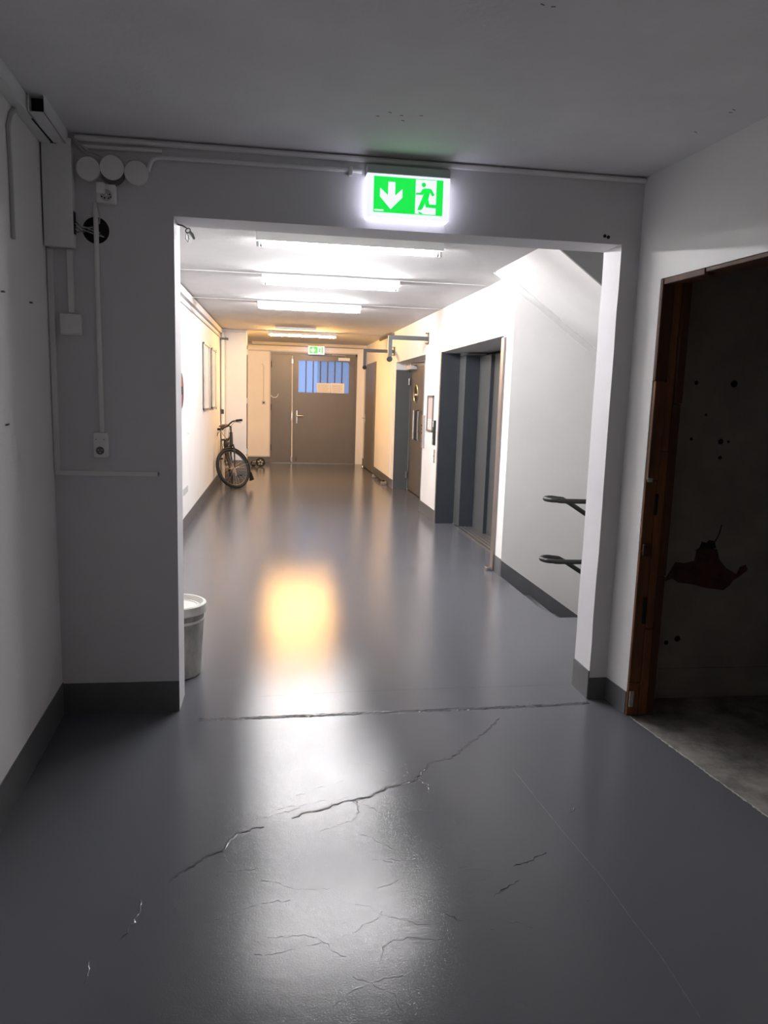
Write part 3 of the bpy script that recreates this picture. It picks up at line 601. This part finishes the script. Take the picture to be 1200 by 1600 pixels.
# ceiling-edge trunks on the left corridor wall
def lrun(name,z0,z1,dx,label):
    vs=[]
    for y in (YP+TP,YF-.11):
        s_=ZC(y)-2.59
        vs+=[(XL,y,z0+s_),(XL+dx,y,z0+s_),(XL+dx,y,z1+s_),(XL,y,z1+s_)]
    return tag(MB().add(vs,[(0,1,2,3),(7,6,5,4),(0,4,5,1),(1,5,6,2),(2,6,7,3),(3,7,4,0)]).build(name,'ceiling_paint'),label,'cable trunking')
lrun('cable_trunking',2.50,2.575,.045,'upper white trunking along the left corridor ceiling edge')
lrun('cable_trunking',2.43,2.455,.022,'lower thin white trunking along the left corridor wall')
pp_ = thing('corner_pipe',(-.96,YF-.06,0),'pale vertical pipe with clamps in the corner behind the bicycle','pipe')
MB().tube([(-.955,YF-.06,0),(-.955,YF-.06,2.55)],.030,10).build('pipe','plastic_white',pp_,smooth=True)
MB().tube([(-.905,YF-.03,.34),(-.905,YF-.03,2.5)],.012,8).build('side_pipe','ceiling_paint',pp_,smooth=True)
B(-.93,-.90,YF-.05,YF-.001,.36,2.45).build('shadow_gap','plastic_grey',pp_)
B(-1.0,-.86,YF-.10,YF,2.44,2.475).build('clamp','cable_dark',pp_,bevel=.004)
B(-.985,-.935,YF-.098,YF-.085,1.16,1.24).build('switch_box','black_paint',pp_,bevel=.003)
tag(B(XL,-.56,YF-.03,YF,2.575,2.62).build('cable_trunking','ceiling_paint'),'short pale trunking across the top of the pier','cable trunking')
# brown gasket strip of the folded-back door
gs = thing('door_edge',(-.54,YF+.1,0),'narrow dark door edge with hinges at the corner of the pier','door')
B(-.550,-.534,YF+.004,YF+.05,.42,2.36).build('edge_strip','gasket_brown',gs)
for z in (.50,1.40,2.25): B(-.552,-.522,YF+.002,YF+.02,z-.05,z+.05).build('hinge','plastic_grey',gs,bevel=.003)
# end wall left: panel frame, socket, conduit
ep = thing('wall_panel',(-.35,YE,.14),'cream access panel left of the exit door','panel')
B(-.655,-.165,YE-.018,YE,.16,2.47).build('panel_sheet','white_wall',ep)
for (a,b,c,d_) in ((-.66,-.16,2.47,2.50),(-.66,-.16,.13,.16),(-.18,-.155,.13,2.50)): B(a,b,YE-.028,YE,c,d_).build('frame_bar','ceiling_paint',ep)
es = thing('wall_socket',(-.307,YE-.018,1.30),'small grey socket on the cream panel near the exit door','socket')
B(-.345,-.27,YE-.05,YE-.018,1.305,1.385).build('plate','plastic_grey',es,bevel=.004)
MB().lathe([(0,-.053),(.022,-.053),(.022,-.05)],(-.307,YE,1.345),'y',14).build('socket_face','black_paint',es)
conduit('wall_conduit',[(-.34,YE-.024,2.20),(-.31,YE-.024,2.15),(-.307,YE-.024,1.385)],.007,'thin conduit above the socket on the cream panel','plastic_grey')

# ------------------------------------------------------------------ exit double door
d1 = thing('door_1',(.8,YE,0),'grey double exit door with a barred blue window at the corridor end','door',kind='structure')
B(-.145,.315,YE+.02,YE+.075,.004,2.432).build('side_leaf','door_grey',d1,bevel=.003)
ml = MB(); WX0,WX1,WZ0,WZ1=.466,1.60,1.60,2.302
mleaf = ml.box(.37,1.745,YE+.015,YE+.07,.004,WZ0).box(.37,1.745,YE+.015,YE+.07,WZ1,2.432).box(.37,WX0,YE+.015,YE+.07,WZ0,WZ1).box(WX1,1.745,YE+.015,YE+.07,WZ0,WZ1).build('main_leaf','door_grey',d1)
for (a,b,c,d_) in ((-.175,-.145,0,2.475),(1.745,1.775,0,2.475),(-.175,1.775,2.43,2.475)): B(a,b,YE-.012,YE+.09,c,d_).build('frame_bar','door_grey',d1)
B(-.17,1.77,YE-.02,YE-.01,2.475,2.50).build('head_strip','plastic_grey',d1)
B(.315,.372,YE+.012,YE+.07,.004,2.432).build('meeting_stile','door_grey',d1,bevel=.004)
B(-.175,1.775,YE+.0,YE+.12,-.001,.008).build('threshold','steel_dark',d1)
n = 7; pw = (WX1-WX0)/n
for k in range(n): B(WX0+pw*k+.006,WX0+pw*(k+1)-.006,YE+.04,YE+.046,WZ0,WZ1).build('pane','window_glass',mleaf)
for k in range(1,n): B(WX0+pw*k-.010,WX0+pw*k+.010,YE+.025,YE+.055,WZ0,WZ1).build('window_bar','navy_paint',mleaf)
rod = MB().tube([(.330,YE-.005,.03),(.318,YE-.005,2.40)],.012,8).build('lock_rod','plastic_white',d1,smooth=True)
for z,hh in ((1.06,.10),(.10,.05),(2.28,.05)): B(.302,.342,YE-.02,YE+.015,z-hh,z+hh).build('rod_guide','steel',rod,bevel=.006)
hpl = B(.418,.450,YE-.0,YE+.016,.90,1.20).build('handle_plate','chrome',d1,bevel=.004)
MB().tube([(.434,YE+.01,1.075),(.434,YE-.05,1.075),(.58,YE-.05,1.07)],.012,8).build('lever_handle','chrome',hpl)
MB().tube([(.425,YE-.005,.05),(.425,YE-.005,.16)],.012,8).build('floor_bolt','chrome',d1)
clb = B(1.345,1.605,YE-.05,YE+.015,2.325,2.390).build('closer_body','batten_white',d1,bevel=.006)
MB().tube([(1.50,YE-.03,2.39),(1.50,YE-.03,2.44),(1.2,YE-.03,2.45)],.010,6).build('closer_arm','steel_dark',clb)
MB().tube(arc((1.66,YE-.0,2.30),(1,0,0),(0,0,-1),.07,0,math.pi,10),.008,6).build('cable_loop','cable_dark',d1)
for z in (.35,1.25,2.2): MB().tube([(-.150,YE-.002,z-.07),(-.150,YE-.002,z+.07)],.016,8).build('hinge','black_paint',d1)
MB().tube(arc((-.07,YE-.0,1.55),(1,0,0),(0,0,-1),.085,0,math.pi,10),.009,6).build('cable_loop','plastic_white',d1)
for i,(a,b,lb) in enumerate(((.875,1.185,'left white notice sheet in the exit door window'),(1.192,1.495,'right white notice sheet in the exit door window'))):
    t = thing('notice_sheet',((a+b)/2,YE+.03,1.605),lb,'paper','notices taped to the exit door window')
    B(a,b,YE+.020,YE+.023,1.605,1.82+.006*i).build('sheet','paper',t)
    for k in range(8): B(a+.03,b-.03-.04*((k*3)%4)/3,YE+.0188,YE+.0198,1.63+.021*k,1.634+.021*k).build('text_line','ink_grey',t)
# added wall outside, put there to grey the right panes of the window
struct('wall_outside', B(1.0,3.2,19.2,19.4,-.2,6), 'plastic_grey', 'added grey wall outside that greys the right panes of the exit door window')

# ------------------------------------------------------------------ bucket
bk = thing('plastic_bucket',(-.535,3.96,0),'dirty white plastic bucket with lid behind the left edge of the opening','bucket')
MB().lathe([(0,.001),(.128,.001),(.134,.006),(.155,.345),(.150,.345),(.130,.012),(0,.012)],(-.535,3.96,0),'z',40).build('bucket_body','bucket_dirty',bk,smooth=True)
MB().lathe([(.151,.300),(.1545,.302),(.1555,.312),(.153,.316)],(-.535,3.96,0),'z',40).build('rib','bucket_white',bk,smooth=True)
MB().lathe([(0,.375),(.135,.375),(.142,.382),(.148,.398),(.156,.400),(.164,.394),(.166,.350),(.160,.346),(.154,.346),(.154,.37),(0,.37)],(-.535,3.96,0),'z',48).build('lid','bucket_white',bk,smooth=True)
MB().ring((-.535,3.96,.3755),(1,0,0),(0,1,0),.118,.003,40,6).build('lid_ridge','bucket_white',bk,smooth=True)

# ------------------------------------------------------------------ kick scooter lying by the end wall
sc = thing('kick_scooter',(-.42,16.0,0),'small kick scooter with black wheel lying by the end wall','scooter')
MB().ring((-.349,15.95,.098),(1,0,0),(0,0,1),.078,.019,28,8).build('front_wheel','black_rubber',sc,smooth=True)
MB().lathe([(0,-.02),(.022,-.02),(.022,.02),(0,.02)],(-.349,15.95,.098),'y',12).build('hub','black_paint',sc)
for k in range(5):
    a_ = k*2*math.pi/5+.3; MB().tube([(-.349,15.95,.098),(-.349+.068*math.cos(a_),15.95,.098+.068*math.sin(a_))],.009,6).build('wheel_spoke','plastic_grey',sc)
MB().tube([(-.36,15.97,.10),(-.44,15.99,.10),(-.515,16.0,.095)],.016,8).build('stem','steel',sc)
MB().obox((-.46,16.03,.055),(1,0,0),(0,1,0),(0,0,1),.075,.05,.012).build('deck','cable_dark',sc)
MB().ring((-.50,16.06,.06),(1,0,0),(0,0,1),.042,.017,20,8).build('rear_wheel','black_rubber',sc,smooth=True)

# ------------------------------------------------------------------ bicycle
bc = thing('bicycle',(-.76,12.6,0),'black city bicycle with brown saddle leaning against the left wall','bicycle')
def wheel(contact, d, lean_n, R, tr):
    n_ = Vector(lean_n).normalized(); d = Vector(d).normalized(); d = (d-n_*d.dot(n_)).normalized(); v = n_.cross(d)
    if v.z < 0: v = -v
    return Vector(contact)+v*(R+tr)+Vector((0,0,.001)), d, v, n_
def put_wheel(pre, c, d, v, n_, R, tr):
    wh = MB().ring(c,d,v,R,tr,44,10).build(pre+'_wheel','black_rubber',bc,smooth=True)
    MB().ring(c,d,v,R-.024,.009,44,8).build('rim','steel_dark',wh,smooth=True)
    MB().tube([c-n_*.045,c+n_*.045],.020,10).build('hub','steel',wh,smooth=True)
    sp = MB()
    for k in range(28):
        a_ = 2*math.pi*k/28; q = c+d*(R-.026)*math.cos(a_)+v*(R-.026)*math.sin(a_); b_ = a_+(.9 if k%2 else -.9)
        sp.tube([c+n_*(.03 if k%4<2 else -.03)+d*.018*math.cos(b_)+v*.018*math.sin(b_), q], .0013, 4)
    sp.build('spokes','steel',wh)
RW, TR = .308, .029
fc, fd, fv, fn = wheel((-.625,12.15,0),(-.70,-.71,0),(.645,-.665,.33),RW,TR)
put_wheel('front', fc, fd, fv, fn, RW, TR)
rcn = Vector((.985,.10,.17))
rc, rdv, rv, rn = wheel((-.775,13.13,0),(.10,-.99,0),rcn,RW,TR)
put_wheel('rear', rc, rdv, rv, rn, RW, TR)
# steering: crown above front wheel, stem and bars
crown = fc+fv*.375-fd*.075; htop = fc+fv*.60-fd*.135; stem = fc+fv*.70-fd*.16
fk = MB()
for s_ in (-1,1): fk.tube([crown+fn*.045*s_, crown+fn*.055*s_-fv*.06, fc+fn*.058*s_+fd*.01, fc+fn*.055*s_],[.013,.013,.010,.009],8)
fk.tube([crown-fn*.055,crown+fn*.055],.016,8); fk.build('fork','black_paint',bc,smooth=True)
MB().tube([crown,htop],[.030,.026],10).build('head_tube','black_paint',bc,smooth=True)
MB().tube([htop,stem,stem+fd*.06+fv*.02],.014,10).build('stem','black_paint',bc,smooth=True)
sb_ = stem+fd*.06+fv*.02
bar = [Vector(q) for q in ((-.972,12.62,.925),(-.895,12.55,.932),(-.86,12.51,.962),(-.806,12.469,.985),(-.775,12.445,1.025),(-.725,12.42,1.068),(-.665,12.395,1.083),(-.57,12.36,1.095))]
hbar = MB().tube(bar,.0125,8).build('handlebar','black_paint',bc,smooth=True)
for (i,j) in ((0,1),(7,6)): MB().tube([bar[i],bar[j]],.020,10).build('grip','black_rubber',hbar,smooth=True)
for (j,s_) in ((1,-1),(6,1)):
    MB().tube([bar[j],bar[j]+fd*.05-fv*.02,bar[j]+fd*.05-fv*.05+fn*.08*s_,bar[j]+fd*.03-fv*.075+fn*.13*s_],.006,6).build('brake_lever','steel_dark',hbar)
    MB().tube([bar[j]+fd*.04-fv*.02,bar[j]+fd*.10-fv*.09-fn*.08*s_,crown+fd*.05+fv*.10],.0035,5).build('brake_cable','black_paint',bc)
MB().lathe([(0,0),(.02,.0),(.034,.025),(.034,.06),(.02,.075),(0,.075)],crown+fd*.07+fv*.05+Vector((0,-.035,0)),'y',16).build('headlight','black_paint',bc,smooth=True)
# mudguards
gd = MB(); Rg = RW+TR+.012
def guard(c,d,v,n_,a0,a1,N_,mb):
    vs=[];fs=[]
    for i in range(N_+1):
        a_=a0+(a1-a0)*i/N_; rr_=d*math.cos(a_)+v*math.sin(a_)
        for (w_,h_) in ((-.030,-.008),(-.016,.004),(.016,.004),(.030,-.008)): vs.append(c+rr_*(Rg+h_)+n_*w_)
    for i in range(N_):
        for j in range(3): fs.append((i*4+j,i*4+j+1,(i+1)*4+j+1,(i+1)*4+j))
    return mb.add(vs,fs)
def solid(o,t=.002):
    md=o.modifiers.new('solid','SOLIDIFY'); md.thickness=t; return o
fg = solid(guard(fc,fd,fv,fn,math.radians(70),math.radians(195),20,MB()).build('front_mudguard','black_paint',bc,smooth=True))
a_=math.radians(195); e_=fd*math.cos(a_)+fv*math.sin(a_); t_=-fd*math.sin(a_)+fv*math.cos(a_); q_=fc+e_*(Rg-.002)
MB().add([q_-fn*.03,q_+fn*.03,q_+fn*.05+t_*.13+e_*.03,q_-fn*.05+t_*.13+e_*.03,q_-fn*.03+e_*.012,q_+fn*.03+e_*.012,q_+fn*.05+t_*.13+e_*.05,q_-fn*.05+t_*.13+e_*.05],[(0,1,2,3),(4,5,6,7),(0,1,5,4),(1,2,6,5),(2,3,7,6),(3,0,4,7)]).build('mudflap','black_rubber',fg)
for s_ in (-1,1): MB().tube([fc+fn*.05*s_,fc+fn*.032*s_+(fd*math.cos(math.radians(170))+fv*math.sin(math.radians(170)))*Rg],.0025,5).build('guard_stay','steel_dark',fg)
solid(guard(rc,rdv,rv,rn,math.radians(20),math.radians(185),24,MB()).build('rear_mudguard','black_paint',bc,smooth=True))
# frame
bb = Vector((-.79,12.70,.29)); stp = Vector((-.875,12.90,.74)); sdl = Vector((-.895,12.95,.935))
hb = crown.lerp(htop,.15); ht2 = crown.lerp(htop,.85)
MB().tube([ht2,ht2.lerp(stp,.5)-Vector((0,0,.05)),bb.lerp(stp,.62)],.014,8).build('top_tube','black_paint',bc,smooth=True)
MB().tube([hb,bb],.019,8).build('down_tube','black_paint',bc,smooth=True)
MB().tube([bb,stp],.016,8).build('seat_tube','black_paint',bc,smooth=True)
MB().tube([stp,sdl],.0125,8).build('seat_post','steel',bc,smooth=True)
for s_ in (-1,1):
    MB().tube([bb+rn*.03*s_,rc+rn*.06*s_],.009,8).build('chain_stay','black_paint',bc,smooth=True)
    MB().tube([stp+rn*.018*s_,rc+rn*.06*s_],.008,8).build('seat_stay','black_paint',bc,smooth=True)
sa = Vector((.06,-.99,.08)).normalized(); su = Vector((-.16,.03,.985)).normalized(); sr_ = sa.cross(su)
vs=[];fs=[]; prof=[(-.14,.075,.0),(-.12,.088,.012),(-.05,.078,.010),(.03,.05,.004),(.10,.028,.002),(.145,.018,-.008)]
for (l_,wd,up_) in prof:
    cc=sdl+sa*l_+su*(.035+up_)
    for k in range(8):
        an=2*math.pi*k/8; vs.append(cc+sr_*wd*math.cos(an)+su*(.022*math.sin(an) if math.sin(an)>0 else .035*math.sin(an)))
for i in range(len(prof)-1):
    for k in range(8): fs.append((i*8+k,i*8+(k+1)%8,(i+1)*8+(k+1)%8,(i+1)*8+k))
fs+=[tuple(range(8)),tuple(range((len(prof)-1)*8,len(prof)*8))]
sdo=MB().add(vs,fs).build('saddle','saddle_brown',bc,smooth=True)
# crank, pedals, chain guard, rack
MB().lathe([(0,.05),(.085,.05),(.09,.055),(.085,.06),(0,.06)],bb,'x',24).build('chainring','steel_dark',bc,smooth=True)
MB().tube([bb-rn*.075,bb+rn*.075],.017,10).build('bottom_bracket','steel_dark',bc)
ca=(Vector((.15,-.25,-.95))).normalized()
ca1 = MB().tube([bb+rn*.075,bb+rn*.09+ca*.165],.009,6).build('crank_arm','steel',bc); ca2 = MB().tube([bb-rn*.075,bb-rn*.09-ca*.165],.009,6).build('crank_arm','steel',bc)
p1=bb+rn*.095+ca*.165; p2=bb-rn*.095-ca*.165
MB().obox(p1+rn*.05,rn,rn.cross(su),su,.05,.045,.011).build('pedal','black_rubber',ca1); MB().obox(p2-rn*.025,rn,rn.cross(su),su,.035,.045,.011).build('pedal','black_rubber',ca2)
MB().tube([bb+rn*.055+Vector((0,0,.075)),rc+rn*.055+Vector((0,0,.035))],.018,6).build('chain_guard','black_paint',bc)
rk=MB()
for s_ in (-1,1):
    t0=rc+rv*.40+rn*.055*s_; rk.tube([rc+rn*.07*s_,t0+rdv*(-.1)],.005,6); rk.tube([t0+rdv*.17,t0-rdv*.20],.006,6)
for k in range(4): rk.tube([rc+rv*.40-rn*.055+rdv*(.15-.11*k),rc+rv*.40+rn*.055+rdv*(.15-.11*k)],.005,6)
rk.build('luggage_rack','black_paint',bc)
MB().tube([bb+Vector((.02,.1,-.02)),Vector((-.60,12.95,.02))],.009,6).build('kickstand','black_paint',bc)

for o in bpy.data.objects:
    if 'woff' in o: del o['woff']
